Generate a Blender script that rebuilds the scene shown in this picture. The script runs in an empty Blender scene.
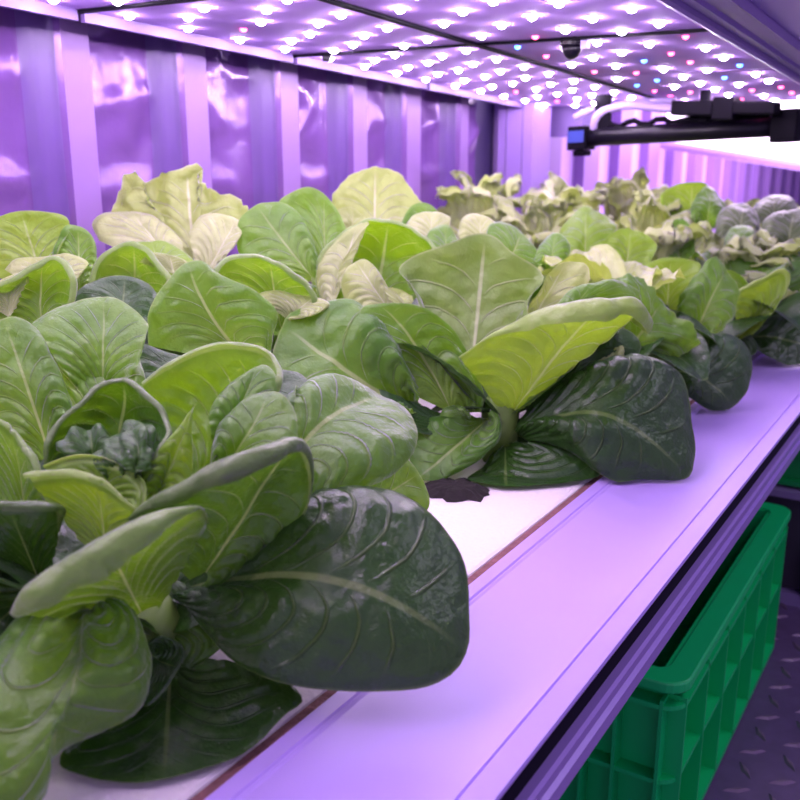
import bpy, bmesh, math, random
from mathutils import Vector, noise
random.seed(7)
SC = bpy.context.scene
COL = SC.collection
# ------------------------------------------------------------------ camera model
F, HZ, VPX = 938.0, 148.0, 1008.0
PIT = math.atan((400 - HZ) / F)
YAW = math.atan((VPX - 400) / (F / math.cos(PIT)))
cp, sp, ca, sa = math.cos(PIT), math.sin(PIT), math.cos(YAW), math.sin(YAW)
SHELF_Z = -0.24
FLOOR_Z = -0.578

def ray(u, v):
    up = 400 - v; lat = u - 400
    hf = F * cp + up * sp
    return Vector((-sa * hf + ca * lat, ca * hf + sa * lat, -F * sp + up * cp)), hf
def W3(u, v, h):
    d, hf = ray(u, v); return d * (h / hf)
def onz(u, v, z):
    d, hf = ray(u, v); return d * (z / d.z)
def onx(u, v, x):
    d, hf = ray(u, v); return d * (x / d.x)
def lampz(y): return 0.133 - 0.046 * y

# ------------------------------------------------------------------ materials
def new_mat(name):
    m = bpy.data.materials.new(name); m.use_nodes = True
    nt = m.node_tree
    return m, nt, nt.nodes['Principled BSDF']
def lk(nt, a, b): nt.links.new(a, b)
def plain(name, col, rough=.5, metal=0., bump=0., bscale=60., var=0., spec=.5, emit=None, estr=0.):
    m, nt, b = new_mat(name)
    b.inputs['Base Color'].default_value = (*col, 1); b.inputs['Roughness'].default_value = rough
    b.inputs['Metallic'].default_value = metal; b.inputs['Specular IOR Level'].default_value = spec
    tc = nt.nodes.new('ShaderNodeTexCoord'); nz = nt.nodes.new('ShaderNodeTexNoise')
    nz.inputs['Scale'].default_value = bscale; nz.inputs['Detail'].default_value = 5
    lk(nt, tc.outputs['Object'], nz.inputs['Vector'])
    if var:
        mx = nt.nodes.new('ShaderNodeMix'); mx.data_type = 'RGBA'
        mx.inputs[6].default_value = (*[c * (1 - var) for c in col], 1)
        mx.inputs[7].default_value = (*[min(1, c * (1 + var)) for c in col], 1)
        lk(nt, nz.outputs['Fac'], mx.inputs[0]); lk(nt, mx.outputs[2], b.inputs['Base Color'])
    if bump:
        bp = nt.nodes.new('ShaderNodeBump'); bp.inputs['Strength'].default_value = bump
        bp.inputs['Distance'].default_value = .002
        lk(nt, nz.outputs['Fac'], bp.inputs['Height']); lk(nt, bp.outputs['Normal'], b.inputs['Normal'])
    if emit:
        b.inputs['Emission Color'].default_value = (*emit, 1); b.inputs['Emission Strength'].default_value = estr
    return m

def leaf_mat(name, dark, light, trans, tfac=.35, rough=.42, pale=(.5, .58, .25), spec=.6, sheen=.85, vstr=.28):
    """leafdata = (position along the leaf, position across it, paleness, number of side veins / 20)"""
    m, nt, b = new_mat(name)
    N = nt.nodes
    def val(x, s):
        if isinstance(x, (int, float)): s.default_value = x
        else: lk(nt, x, s)
    def ma(op, x, y=0., z=0., clamp=False):
        n = N.new('ShaderNodeMath'); n.operation = op; n.use_clamp = clamp
        for q, k in zip((x, y, z), n.inputs): val(q, k)
        return n.outputs[0]
    def ramp(x, a, c, lo=0., hi=1.):
        n = N.new('ShaderNodeMapRange'); n.interpolation_type = 'SMOOTHSTEP'
        for q, k in zip((x, a, c, lo, hi), n.inputs): val(q, k)
        return n.outputs[0]
    at = N.new('ShaderNodeAttribute'); at.attribute_name = 'leafdata'
    sep = N.new('ShaderNodeSeparateColor'); lk(nt, at.outputs['Color'], sep.inputs['Color'])
    S, Q, TN, NV = sep.outputs['Red'], sep.outputs['Green'], sep.outputs['Blue'], at.outputs['Alpha']
    tc = N.new('ShaderNodeTexCoord')
    def noi(sc, det=4):
        n = N.new('ShaderNodeTexNoise'); n.inputs['Scale'].default_value = sc; n.inputs['Detail'].default_value = det
        lk(nt, tc.outputs['Object'], n.inputs['Vector']); return n.outputs['Fac']
    n1, n2, n3 = noi(55, 5), noi(420, 3), noi(30, 2)
    vo = N.new('ShaderNodeTexVoronoi'); vo.inputs['Scale'].default_value = 150; vo.feature = 'SMOOTH_F1'
    lk(nt, tc.outputs['Object'], vo.inputs['Vector'])
    aq = ma('ABSOLUTE', ma('MULTIPLY_ADD', Q, 2., -1.))
    wob = ma('MULTIPLY_ADD', n3, .06, -.03)
    x = ma('ADD', ma('SUBTRACT', S, ma('MULTIPLY', ma('POWER', aq, .8), .85)), wob)
    x = ma('ADD', x, ma('MULTIPLY', ma('GREATER_THAN', Q, .5), .06))
    nv = ma('MULTIPLY', NV, 20.)
    ph = ma('FRACT', ma('ADD', ma('MULTIPLY', x, nv), 20.))
    dv = ma('DIVIDE', ma('MINIMUM', ph, ma('SUBTRACT', 1., ph)), nv)
    lat = ramp(dv, .001, .011, 1., 0.)
    lat = ma('MULTIPLY', lat, ma('MULTIPLY', ramp(aq, .02, .12), ramp(aq, .25, .95, 1., 0.)))
    lat = ma('MULTIPLY', ma('MULTIPLY', lat, ramp(S, .1, .3)), ramp(S, .8, .96, 1., 0.))
    wd = ma('MULTIPLY_ADD', ma('SUBTRACT', 1., S), .045, .006)
    mr = ramp(ma('DIVIDE', aq, wd), .5, 1., 1., 0.)
    mr = ma('MULTIPLY', ma('MULTIPLY', mr, ma('MULTIPLY_ADD', S, -.5, .9)), ramp(S, .8, .98, 1., 0.))
    net = ma('MULTIPLY', ramp(S, .985, .998), .7)
    vein = ma('MAXIMUM', ma('MAXIMUM', mr, ma('MULTIPLY', lat, vstr)), ma('MULTIPLY', net, .5), clamp=True)
    mx = N.new('ShaderNodeMix'); mx.data_type = 'RGBA'
    mx.inputs[6].default_value = (*dark, 1); mx.inputs[7].default_value = (*light, 1)
    f = ma('SUBTRACT', ma('MULTIPLY_ADD', n1, .7, TN), .2, clamp=True)
    lk(nt, f, mx.inputs[0])
    mv = N.new('ShaderNodeMix'); mv.data_type = 'RGBA'
    mv.inputs[7].default_value = (*pale, 1)
    lk(nt, vein, mv.inputs[0]); lk(nt, mx.outputs[2], mv.inputs[6])
    lk(nt, mv.outputs[2], b.inputs['Base Color'])
    b.inputs['Roughness'].default_value = rough
    b.inputs['Specular IOR Level'].default_value = spec
    b.inputs['Sheen Weight'].default_value = sheen; b.inputs['Sheen Roughness'].default_value = .35; b.inputs['Sheen Tint'].default_value = (.86, .76, 1, 1)
    vo2 = N.new('ShaderNodeTexVoronoi'); vo2.inputs['Scale'].default_value = 70; vo2.feature = 'SMOOTH_F1'
    lk(nt, tc.outputs['Object'], vo2.inputs['Vector'])
    hgt = ma('ADD', ma('MULTIPLY_ADD', vo.outputs['Distance'], .9, ma('MULTIPLY', n2, .6)), ma('MULTIPLY_ADD', lat, -1.2, ma('MULTIPLY', vo2.outputs['Distance'], 2.2)))
    bp = N.new('ShaderNodeBump'); bp.inputs['Strength'].default_value = .8; bp.inputs['Distance'].default_value = .0016
    lk(nt, hgt, bp.inputs['Height']); lk(nt, bp.outputs['Normal'], b.inputs['Normal'])
    tr = N.new('ShaderNodeBsdfTranslucent')
    mt = N.new('ShaderNodeMix'); mt.data_type = 'RGBA'
    mt.inputs[6].default_value = (*trans, 1); mt.inputs[7].default_value = (.55, .68, .2, 1)
    lk(nt, vein, mt.inputs[0]); lk(nt, mt.outputs[2], tr.inputs['Color'])
    ms = N.new('ShaderNodeMixShader'); ms.inputs[0].default_value = tfac
    lk(nt, b.outputs[0], ms.inputs[1]); lk(nt, tr.outputs[0], ms.inputs[2])
    lk(nt, ms.outputs[0], N['Material Output'].inputs['Surface'])
    return m

M = {}
M['dark'] = leaf_mat('leaf_dark', (.014, .052, .006), (.034, .105, .01), (.07, .19, .008), .2, .29, pale=(.16, .24, .07), sheen=.08)
M['deep'] = leaf_mat('leaf_deep', (.032, .105, .007), (.09, .20, .016), (.14, .32, .006), .22, .32, pale=(.28, .36, .14), sheen=.3)
M['mid'] = leaf_mat('leaf_mid', (.06, .18, .008), (.19, .35, .022), (.26, .5, .006), .35, .34, pale=(.42, .5, .2))
M['light'] = leaf_mat('leaf_light', (.17, .32, .02), (.33, .49, .06), (.36, .58, .01), .4, .36)
M['mint'] = leaf_mat('leaf_mint', (.17, .28, .06), (.36, .44, .18), (.24, .38, .03), .25, .36, pale=(.62, .62, .45), vstr=.5)
M['frill'] = leaf_mat('leaf_frilly', (.42, .52, .1), (.9, .9, .68), (.42, .55, .05), .4, .4, pale=(.7, .7, .5), vstr=.4)
M['pale'] = leaf_mat('leaf_pale', (.33, .42, .1), (.66, .66, .46), (.42, .52, .08), .35, .4, pale=(.78, .74, .62), vstr=.4)
M['dusk'] = leaf_mat('leaf_dusk', (.06, .1, .03), (.2, .22, .12), (.08, .16, .02), .2, .4, pale=(.3, .32, .2))
M['stem'] = plain('leaf_stem', (.13, .22, .035), .5, var=.15)
M['foam'] = plain('white_foam', (.84, .74, .80), .8, bump=.5, bscale=300, var=.04)
M['lid'] = plain('lavender_lid', (.51, .335, .86), .4, bump=.02, bscale=8, var=.015)
M['seam'] = plain('brown_grime', (.22, .09, .1), .9, bump=1, bscale=250, var=.5)
M['soil'] = plain('shaded_substrate', (.012, .008, .008), .95, bump=1, bscale=200, var=.6)
M['rail'] = plain('anodised_rail', (.36, .23, .6), .35, .2, bump=.05, bscale=120)
M['gap'] = plain('gap_black', (.006, .004, .012), .8, spec=.1)
M['board'] = plain('lamp_board', (.50, .30, .82), .8, spec=.1, bump=.02, bscale=20, var=.03)
M['lampedge'] = plain('lamp_edge', (.2, .125, .36), .6)
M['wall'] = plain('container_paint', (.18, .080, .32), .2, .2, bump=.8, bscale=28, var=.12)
M['slope'] = plain('container_paint_shaded', (.115, .055, .25), .35, bump=.2, bscale=20)  # darker copy for the slopes, their weaker light put into the colour
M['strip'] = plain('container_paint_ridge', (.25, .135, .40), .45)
M['post'] = plain('post_white', (.33, .2, .6), .5, var=.03)
M['wallfar'] = plain('far_wall', (.5, .32, .75), .5, var=.1, bscale=6)
M['darkwall'] = plain('dark_room', (.12, .08, .25), .7)
M['beam'] = plain('beam_purple', (.27, .17, .5), .45, .1)
M['beamlip'] = plain('beam_lip', (.3, .2, .5), .5, .0)
M['ceil'] = plain('ceiling_paint', (.40, .28, .75), .6)
M['black'] = plain('black_plastic', (.004, .003, .008), .35, spec=.25)
M['matt'] = plain('black_matt', (.004, .003, .007), .6, spec=.06)
M['blue'] = plain('blue_label', (.03, .05, .3), .4)
M['cable'] = plain('grey_cable', (.4, .3, .6), .45)
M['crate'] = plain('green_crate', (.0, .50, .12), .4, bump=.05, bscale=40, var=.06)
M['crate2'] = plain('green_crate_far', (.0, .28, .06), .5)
M['floor'] = plain('checker_plate', (.13, .085, .18), .42, .2, bump=.3, bscale=70, var=.25)
M['floorbar'] = plain('checker_bar', (.19, .13, .2), .35, .3, var=.2)
M['cab'] = plain('dark_cabinet', (.035, .03, .05), .5)
M['cabpale'] = plain('pale_metal', (.24, .18, .36), .45, var=.1)
M['led_w'] = plain('led_white', (.9, .8, .9), .3, emit=(.95, .77, 1), estr=175)
M['led_r'] = plain('led_red', (.9, .1, .2), .3, emit=(1, .08, .25), estr=9)
M['led_b'] = plain('led_blue', (.1, .2, .9), .3, emit=(.06, .22, 1), estr=9)
M['glow'] = plain('far_lamp', (.9, .8, .9), .4, emit=(1, .85, 1), estr=1.6)

# ------------------------------------------------------------------ object helpers
def tag(o, label=None, cat=None, group=None, kind=None):
    if label: o['label'] = label
    if cat: o['category'] = cat
    if group: o['group'] = group
    if kind: o['kind'] = kind
    return o
def link(o, parent=None):
    COL.objects.link(o)
    if parent is not None: o.parent = parent
    return o
def empty(name, loc, label=None, cat=None, group=None):
    o = bpy.data.objects.new(name, None); o.empty_display_size = .02
    o.location = loc; link(o)
    return tag(o, label, cat, group)
def rel(parent):
    return Vector(parent.location) if parent is not None and parent.parent is None else (rel(parent.parent) + Vector(parent.location) if parent is not None else Vector((0, 0, 0)))
def mesh_obj(name, verts, faces, mat, parent=None, smooth=False):
    """verts in world coordinates"""
    off = rel(parent) if parent is not None else Vector((0, 0, 0))
    me = bpy.data.meshes.new(name)
    me.from_pydata([tuple(Vector(v) - off) for v in verts], [], faces)
    mats = mat if isinstance(mat, list) else [mat]
    for m in mats: me.materials.append(m)
    if smooth: me.polygons.foreach_set('use_smooth', [True] * len(me.polygons))
    me.update()
    return link(bpy.data.objects.new(name, me), parent)
class MB:
    def __init__(s): s.v = []; s.f = []; s.mi = []
    def box(s, x0, x1, y0, y1, z0, z1, mi=0):
        n = len(s.v)
        s.v += [(x, y, z) for x in (x0, x1) for y in (y0, y1) for z in (z0, z1)]
        for q in ((0, 1, 3, 2), (4, 6, 7, 5), (0, 4, 5, 1), (2, 3, 7, 6), (0, 2, 6, 4), (1, 5, 7, 3)):
            s.f.append(tuple(n + i for i in q)); s.mi.append(mi)
    def sbox(s, x0, x1, y0, y1, zb, zt, mi=0):
        """box whose bottom/top follow the hang of the lamps: zb, zt are offsets from lampz(y)"""
        n = len(s.v)
        s.v += [(x, y, lampz(y) + z) for x in (x0, x1) for y in (y0, y1) for z in (zb, zt)]
        for q in ((0, 1, 3, 2), (4, 6, 7, 5), (0, 4, 5, 1), (2, 3, 7, 6), (0, 2, 6, 4), (1, 5, 7, 3)):
            s.f.append(tuple(n + i for i in q)); s.mi.append(mi)
    def prism(s, prof, y0, y1, mi=0):
        """profile [(x,z)] swept along y"""
        n = len(s.v); k = len(prof)
        s.v += [(x, y0, z) for x, z in prof] + [(x, y1, z) for x, z in prof]
        for i in range(k):
            j = (i + 1) % k
            s.f.append((n + i, n + j, n + k + j, n + k + i)); s.mi.append(mi)
        s.f.append(tuple(n + i for i in range(k))[::-1]); s.mi.append(mi)
        s.f.append(tuple(n + k + i for i in range(k))); s.mi.append(mi)
    def tube(s, pts, r, seg=10, mi=0, caps=True):
        pts = [Vector(p) for p in pts]; n = len(s.v); m = len(pts)
        for i, p in enumerate(pts):
            d = (pts[min(i + 1, m - 1)] - pts[max(i - 1, 0)]).normalized()
            a = d.cross(Vector((0, 0, 1)));
            if a.length < 1e-3: a = d.cross(Vector((0, 1, 0)))
            a.normalize(); b = d.cross(a)
            rr = r[i] if isinstance(r, (list, tuple)) else r
            for k in range(seg):
                t = 2 * math.pi * k / seg
                s.v.append(tuple(p + a * math.cos(t) * rr + b * math.sin(t) * rr))
        for i in range(m - 1):
            for k in range(seg):
                k2 = (k + 1) % seg
                s.f.append((n + i * seg + k, n + i * seg + k2, n + (i + 1) * seg + k2, n + (i + 1) * seg + k)); s.mi.append(mi)
        if caps:
            s.f.append(tuple(n + k for k in range(seg))[::-1]); s.mi.append(mi)
            s.f.append(tuple(n + (m - 1) * seg + k for k in range(seg))); s.mi.append(mi)
    def build(s, name, mat, parent=None, smooth=False, bevel=0., segs=2):
        o = mesh_obj(name, s.v, s.f, mat, parent, smooth)
        o.data.polygons.foreach_set('material_index', s.mi)
        bm = bmesh.new(); bm.from_mesh(o.data); bmesh.ops.recalc_face_normals(bm, faces=bm.faces); bm.to_mesh(o.data); bm.free()
        if bevel:
            md = o.modifiers.new('bevel', 'BEVEL'); md.width = bevel; md.segments = segs; md.limit_method = 'ANGLE'
        return o

# ------------------------------------------------------------------ leaves
def crom(p0, p1, p2, p3, t):
    return [.5 * (2 * b + (c - a) * t + (2 * a - 5 * b + 4 * c - d) * t * t + (3 * b - a - 3 * c + d) * t ** 3)
            for a, b, c, d in zip(p0, p1, p2, p3)]
def resample(pts, n):
    k = len(pts); d = [0.]
    for i in range(k - 1):
        d.append(d[-1] + math.hypot(pts[i + 1][0] - pts[i][0], pts[i + 1][1] - pts[i][1]) + 1e-6)
    out = []; i = 0
    for j in range(n):
        x = d[-1] * j / (n - 1)
        while i < k - 2 and d[i + 1] < x: i += 1
        t = (x - d[i]) / (d[i + 1] - d[i])
        out.append(crom(pts[max(i - 1, 0)], pts[i], pts[i + 1], pts[min(i + 2, k - 1)], t))
    return out, [q / d[-1] for q in d]
def sstep(a, b, x):
    t = max(0., min(1., (x - a) / (b - a))); return t * t * (3 - 2 * t)

def finish(name, G, S, Q, parent, mat, veins=6, vamp=.0012, crink=.0015, ruf=0., rn=4, frill=0., face=None,
           seed=0, tone=0., wide=None, groove=.001, roll=None, flat=None):
    """G[i][j] world points (i along, j across), S[i][j] 0..1 along, Q[i][j] -1..1 across; displaces, rolls, builds"""
    n, m = len(G), len(G[0])
    rs = random.Random(seed); off = Vector((rs.random() * 9, rs.random() * 9, rs.random() * 9))
    def normals(G):
        R = []
        n = len(G)
        for i in range(n):
            row = []
            for j in range(m):
                a = G[min(i + 1, n - 1)][j] - G[max(i - 1, 0)][j]
                b = G[i][min(j + 1, m - 1)] - G[i][max(j - 1, 0)]
                c = a.cross(b)
                row.append(c.normalized() if c.length > 1e-12 else Vector((0, 0, 0)))
            R.append(row)
        return R
    Nn = normals(G)
    ctr = G[n * 2 // 3][m // 2]
    tot = Vector((0, 0, 0))
    for i in range(n // 4, n):
        for j in range(m): tot += Nn[i][j]
    ref = face if face is not None else -ctr
    sg = 1 if tot.dot(ref) > 0 else -1
    ph = rs.random() * 6
    H = [[None] * m for _ in range(n)]
    for i in range(n):
        for j in range(m):
            s, q = S[i][j], Q[i][j]; aq = abs(q)
            P = G[i][j]; nn = Nn[i][j] * sg
            nz = noise.noise(P * 22 + off); nz2 = noise.noise(P * 75 + off)
            x = (s - .85 * aq ** .8 + (.06 if q > 0 else 0)) * veins
            fr = x - math.floor(x); dv = min(fr, 1 - fr) / veins
            mr = math.exp(-(q / (.022 + .05 * (1 - s))) ** 2) * (1 - .5 * s ** 2)
            bul = math.sin(math.pi * fr) * sstep(.03, .3, aq)
            e = sstep(0, .25, s) * (1 if s < .98 else 1)
            edge = sstep(.55, 1, s)
            ed2 = 1 - sstep(.75, .97, s)
            h = e * (vamp * 1.5 * (bul - .6) * ed2 + crink * (nz * 1.2 + nz2 * .6)) - groove * mr * e
            if ruf: h += ruf * edge * math.sin(rn * math.pi * (q + ph))
            if frill:
                f = sstep(.45, 1, s)
                h += frill * f * (noise.noise(P * 45 + off) * 1.6 + noise.noise(P * 110 + off) * 1.0)
            if not frill: h -= .0012 * sstep(.95, 1, s)
            H[i][j] = P + nn * h
            if frill and s > .93:
                H[i][j] += (G[i][j] - G[max(i - 3, 0)][j]).normalized() * frill * 1.1 * noise.noise(P * 150 + off)
    G = H
    if roll:
        r, deg, a, b, sgn = roll      # radius, degrees, start/end of roll across the rim (-1..1), +1 towards the viewer side
        Nn = normals(G)
        kk = 9
        last = n - 1
        ext = []
        for k in range(1, kk + 1):
            row = []
            for j in range(m):
                q = Q[last][j]
                w = sstep(a - .3, a + .3, q) * (1 - sstep(b - .4, b + .4, q))
                rr = r * (.08 + .92 * w)
                fi = math.radians(deg) * k / kk
                T = (G[last][j] - G[last - 3][j]).normalized(); nn = Nn[last][j] * sg * sgn
                wob = 1 + .25 * noise.noise(G[last][j] * 60 + off)
                row.append(G[last][j] + (T * math.sin(fi) + nn * (1 - math.cos(fi))) * rr * wob)
            ext.append(row)
        for k, row in enumerate(ext):
            G.append(row); S.append([1.] * m); Q.append(Q[last])
        n = len(G)
    verts = []; cols = []
    zmin = SHELF_Z + .004
    for i in range(n):
        for j in range(m):
            P = G[i][j]
            if P.z < zmin: P = Vector((P.x, P.y, zmin + .0008 * noise.noise(P * 60)))
            if P.x < -.69 and P.y < 1.6: P = Vector((-.69, P.y, P.z))
            verts.append(P); cols.append((min(1., S[i][j]), Q[i][j] * .5 + .5, .55 * (1 - min(1., S[i][j])) ** 1.5 + tone, veins / 20))
    faces = [(i * m + j, i * m + j + 1, (i + 1) * m + j + 1, (i + 1) * m + j) for i in range(n - 1) for j in range(m - 1)]
    if sg < 0: faces = [f[::-1] for f in faces]
    o = mesh_obj(name, verts, faces, mat, parent, True)
    at = o.data.color_attributes.new('leafdata', 'FLOAT_COLOR', 'POINT')
    at.data.foreach_set('color', [c for q in cols for c in q])
    return o

def fan(parent, mat, stem, rim, tip=None, bow=(0, 0, 0), bulge=0., base=.10, name='leaf', NC=45, NR=36, **kw):
    """a leaf spread between its stem point and the points of its margin; each point is (u, v, distance)"""
    R, d = resample(rim, NC)
    if tip is None: tm = .5
    else:
        tm = d[tip]
    G, S, Q = [], [], []
    tmp = R[min(NC - 1, int(round(tm * (NC - 1))))]
    for i in range(NR):
        s = i / (NR - 1); g, ss, qq = [], [], []
        for j in range(NC):
            t = j / (NC - 1)
            q = (t - tm) / (tm if t < tm else 1 - tm) if 0 < tm < 1 else t * 2 - 1
            r = R[j]
            b = [stem[k] * (1 - base) + (r[k] * .5 + tmp[k] * .5) * base if k < 2 else stem[k] for k in range(3)]
            w = 4 * s * (1 - s)
            c = (1 - q * q)
            p = [b[k] * (1 - s) + r[k] * s + bow[k] * w * c for k in range(3)]
            p[2] += bulge * w
            g.append(W3(*p)); ss.append(s); qq.append(q)
        G.append(g); S.append(ss); Q.append(qq)
    return finish(name, G, S, Q, parent, mat, **kw)

def strip(parent, mat, stem, az, reach, rise, wid, tipdrop=0., cup=.2, name='leaf', NC=21, NR=24, p=.8, **kw):
    """a free leaf growing from stem (world) in direction az; rises then arches over"""
    stem = Vector(stem); d = Vector((math.cos(az), math.sin(az), 0)); l = Vector((-math.sin(az), math.cos(az), 0)); up = Vector((0, 0, 1))
    G, S, Q = [], [], []
    def mid(s):
        return stem + d * reach * (max(s, 0) ** 1.15) + up * (rise * math.sin(min(s, 1) * math.pi * .5) - tipdrop * s ** 3)
    for i in range(NR):
        s = i / (NR - 1); c = mid(s); T = (mid(s + .02) - mid(s - .02)).normalized(); nn = T.cross(l).normalized()
        if nn.z < 0 and abs(nn.z) > .05: nn = -nn
        w = wid * (math.sin(math.pi * min(1, s ** p * .97 + .03)) ** .7) * (1 if s < .999 else .02)
        w = max(w, .004)
        g = []
        for j in range(NC):
            q = j / (NC - 1) * 2 - 1
            g.append(c + l * w * q + nn * (cup * w * q * q))
        G.append(g); S.append([max(s, abs(j / (NC - 1) * 2 - 1) ** 2 * sstep(.1, .4, s)) for j in range(NC)]); Q.append([j / (NC - 1) * 2 - 1 for j in range(NC)])
    return finish(name, G, S, Q, parent, mat, face=Vector((-d.x * .3, -d.y * .3, 1)), **kw)

def head(stem, label, group=None):
    h = empty('lettuce', stem, label, 'lettuce', group)
    p = Vector(stem); b_ = MB()
    b_.tube([Vector((p.x, p.y, SHELF_Z + .0005)), p + Vector((0, 0, .012)), p + Vector((0, 0, .022))], [.013, .015, .009], 14)
    o = b_.build('stem', M['stem'], h, smooth=True)
    return h
def ring(h, mat, n, reach, rise, wid, a0=0, a1=2 * math.pi, seed=1, drop=.02, **kw):
    r = random.Random(seed)
    for k in range(n):
        az = a0 + (a1 - a0) * (k + r.uniform(.2, .8)) / n
        strip(h, mat, Vector(h.location) + Vector((0, 0, .005)), az, reach * r.uniform(.85, 1.1), rise * r.uniform(.85, 1.15), wid * r.uniform(.85, 1.1),
              drop * r.uniform(.6, 1.4), r.uniform(.15, .4), seed=seed * 50 + k, tone=r.uniform(-.1, .2), **kw)

# ================================================================== LETTUCE 1 : big head at the left front
h = head(W3(151, 640, .391), 'largest lettuce, nearest the camera at bottom left, with an open heart and rolled leaves')
D_, M_, L_ = M['dark'], M['mid'], M['light']
fan(h, D_, (165, 592, .402), [(180, 585, .402), (214, 566, .415), (255, 543, .425), (300, 515, .43), (345, 494, .43), (395, 489, .425), (438, 512, .412), (466, 560, .395), (469, 610, .378), (465, 655, .362), (440, 682, .353), (395, 694, .348), (335, 693, .348), (275, 680, .352), (225, 655, .362), (192, 622, .378), (178, 600, .392)],
    tip=9, bow=(12, -46, -.012), veins=7, crink=.0012, vamp=.0014, ruf=.002, rn=3, seed=1, base=.02, NC=61, NR=48)
fan(h, M['mid'], (262, 505, .422), [(285, 445, .44), (290, 405, .452), (300, 384, .47), (325, 376, .48), (355, 377, .487), (387, 388, .488), (408, 405, .48), (417, 427, .468), (412, 452, .452), (393, 475, .437), (365, 490, .425), (335, 508, .41), (312, 530, .40), (285, 540, .40)],
    tip=5, bow=(-6, -22, -.01), veins=7, crink=.0016, vamp=.002, ruf=.003, rn=3, seed=2, base=.02, tone=-.25, NC=51, NR=36)
fan(h, M['mid'], (345, 520, .45), [(365, 490, .468), (380, 470, .475), (405, 457, .485), (422, 475, .482), (431, 498, .475), (425, 512, .468), (395, 525, .455)], veins=4, seed=3, tone=-.2)
# rolled leaf, seen from its back; its shaded inside put into a darker green
fan(h, M['deep'], (185, 605, .388), [(131, 520, .368), (150, 506, .367), (180, 492, .366), (210, 477, .366), (240, 463, .366), (268, 449, .37), (290, 442, .38), (304, 458, .39), (310, 485, .395), (305, 512, .395), (287, 540, .395), (258, 565, .393), (225, 585, .39)],
    tip=6, roll=(.0065, 215, -.8, .02, 1), veins=5, groove=-.0022, seed=4, base=.2, tone=0, NC=51)
fan(h, M['mid'], (205, 505, .412), [(208, 465, .412), (214, 440, .414), (227, 415, .417), (248, 397, .418), (275, 391, .415), (291, 402, .41), (297, 422, .40), (294, 446, .39), (265, 460, .386)], bulge=-.012, crink=.003, seed=5, tone=.1)
fan(h, L_, (150, 515, .40), [(136, 488, .395), (145, 466, .395), (158, 448, .397), (175, 428, .40), (188, 409, .402), (196, 403, .402), (194, 430, .40), (194, 455, .398), (192, 475, .395), (178, 490, .392)], tip=5, bulge=-.006, crink=.0025, seed=6)
# heart
fan(h, M['deep'], (105, 500, .41), [(44, 465, .405), (43, 448, .408), (56, 427, .415), (75, 408, .42), (100, 387, .425), (124, 380, .425), (148, 391, .422), (163, 409, .418), (170, 428, .41), (164, 445, .40), (142, 478, .39)], bulge=.012, crink=.004, vamp=.003, roll=(.0018, 170, -1, 1, 1), seed=7, tone=-.3, NC=51)
for k, (st, rm) in enumerate([((95, 485, .405), [(62, 455, .402), (58, 442, .404), (68, 432, .408), (85, 427, .411), (102, 425, .411), (109, 438, .406), (102, 458, .40)]),
                              ((128, 480, .402), [(112, 455, .403), (116, 438, .408), (128, 426, .411), (144, 423, .409), (155, 432, .405), (156, 446, .40), (143, 464, .397)]),
                              ((115, 490, .395), [(88, 458, .40), (96, 444, .402), (110, 437, .402), (124, 438, .40), (131, 452, .397), (126, 470, .395)]),
                              ((140, 485, .392), [(124, 462, .395), (126, 442, .398), (136, 430, .40), (146, 440, .397), (146, 465, .392)])]):
    fan(h, M['deep'], st, rm, bulge=-.006, crink=.005, ruf=.002, seed=20 + k, name='heart_leaf', NC=25, NR=20, tone=-.2)
fan(h, L_, (108, 545, .386), [(44, 470, .392), (60, 464, .393), (82, 460, .394), (103, 463, .393), (123, 472, .39), (142, 487, .385), (142, 508, .38)], roll=(.0015, 160, -1.2, 1.2, 1), crink=.002, seed=8, base=.3)
fan(h, L_, (112, 600, .372), [(30, 483, .377), (55, 479, .375), (80, 479, .372), (103, 488, .37), (122, 501, .368), (138, 514, .366), (152, 530, .37)], roll=(.003, 190, -1.2, .4, 1), crink=.0015, groove=-.0015, seed=9, base=.35)
fan(h, M['mid'], (160, 650, .374), [(13, 614, .315), (28, 594, .317), (58, 572, .322), (95, 549, .328), (135, 526, .335), (170, 512, .342), (199, 508, .352), (207, 524, .362)], roll=(.0075, 205, -.85, .55, 1), crink=.0012, groove=-.0008, seed=10, base=.35, NC=51)
fan(h, M['mid'], (185, 505, .425), [(143, 386, .44), (165, 371, .445), (187, 360, .45), (210, 352, .452), (235, 349, .452), (260, 354, .45), (273, 366, .445), (277, 385, .435), (268, 405, .43), (242, 445, .425), (212, 475, .42)], bulge=.008, roll=(.003, 150, -1, .8, 1), crink=.002, seed=11, tone=.15, NC=51)
fan(h, M['mid'], (213, 475, .42), [(208, 412, .425), (220, 390, .43), (240, 374, .434), (262, 363, .437), (275, 373, .434), (275, 393, .427), (250, 405, .42)], bulge=-.006, crink=.002, seed=12, tone=.15)
fan(h, M['mid'], (60, 490, .46), [(-50, 445, .465), (-40, 380, .475), (-20, 335, .48), (5, 318, .485), (25, 319, .487), (42, 333, .485), (58, 360, .48), (71, 390, .475), (74, 425, .465)], bulge=-.008, crink=.003, vamp=.002, veins=7, seed=13, tone=-.05)
fan(h, M['mid'], (95, 490, .47), [(18, 365, .495), (36, 324, .505), (55, 319, .508), (75, 319, .51), (100, 326, .508), (125, 342, .50), (140, 355, .49), (147, 377, .485), (145, 400, .475), (128, 420, .47)], bulge=-.012, crink=.0035, vamp=.0015, seed=14, tone=.05, NC=51)
fan(h, M['mid'], (30, 570, .39), [(-60, 400, .40), (-30, 410, .40), (0, 426, .397), (18, 445, .395), (30, 465, .39), (38, 482, .387), (42, 502, .385)], roll=(.003, 180, -1, 1, 1), crink=.003, seed=15)
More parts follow.
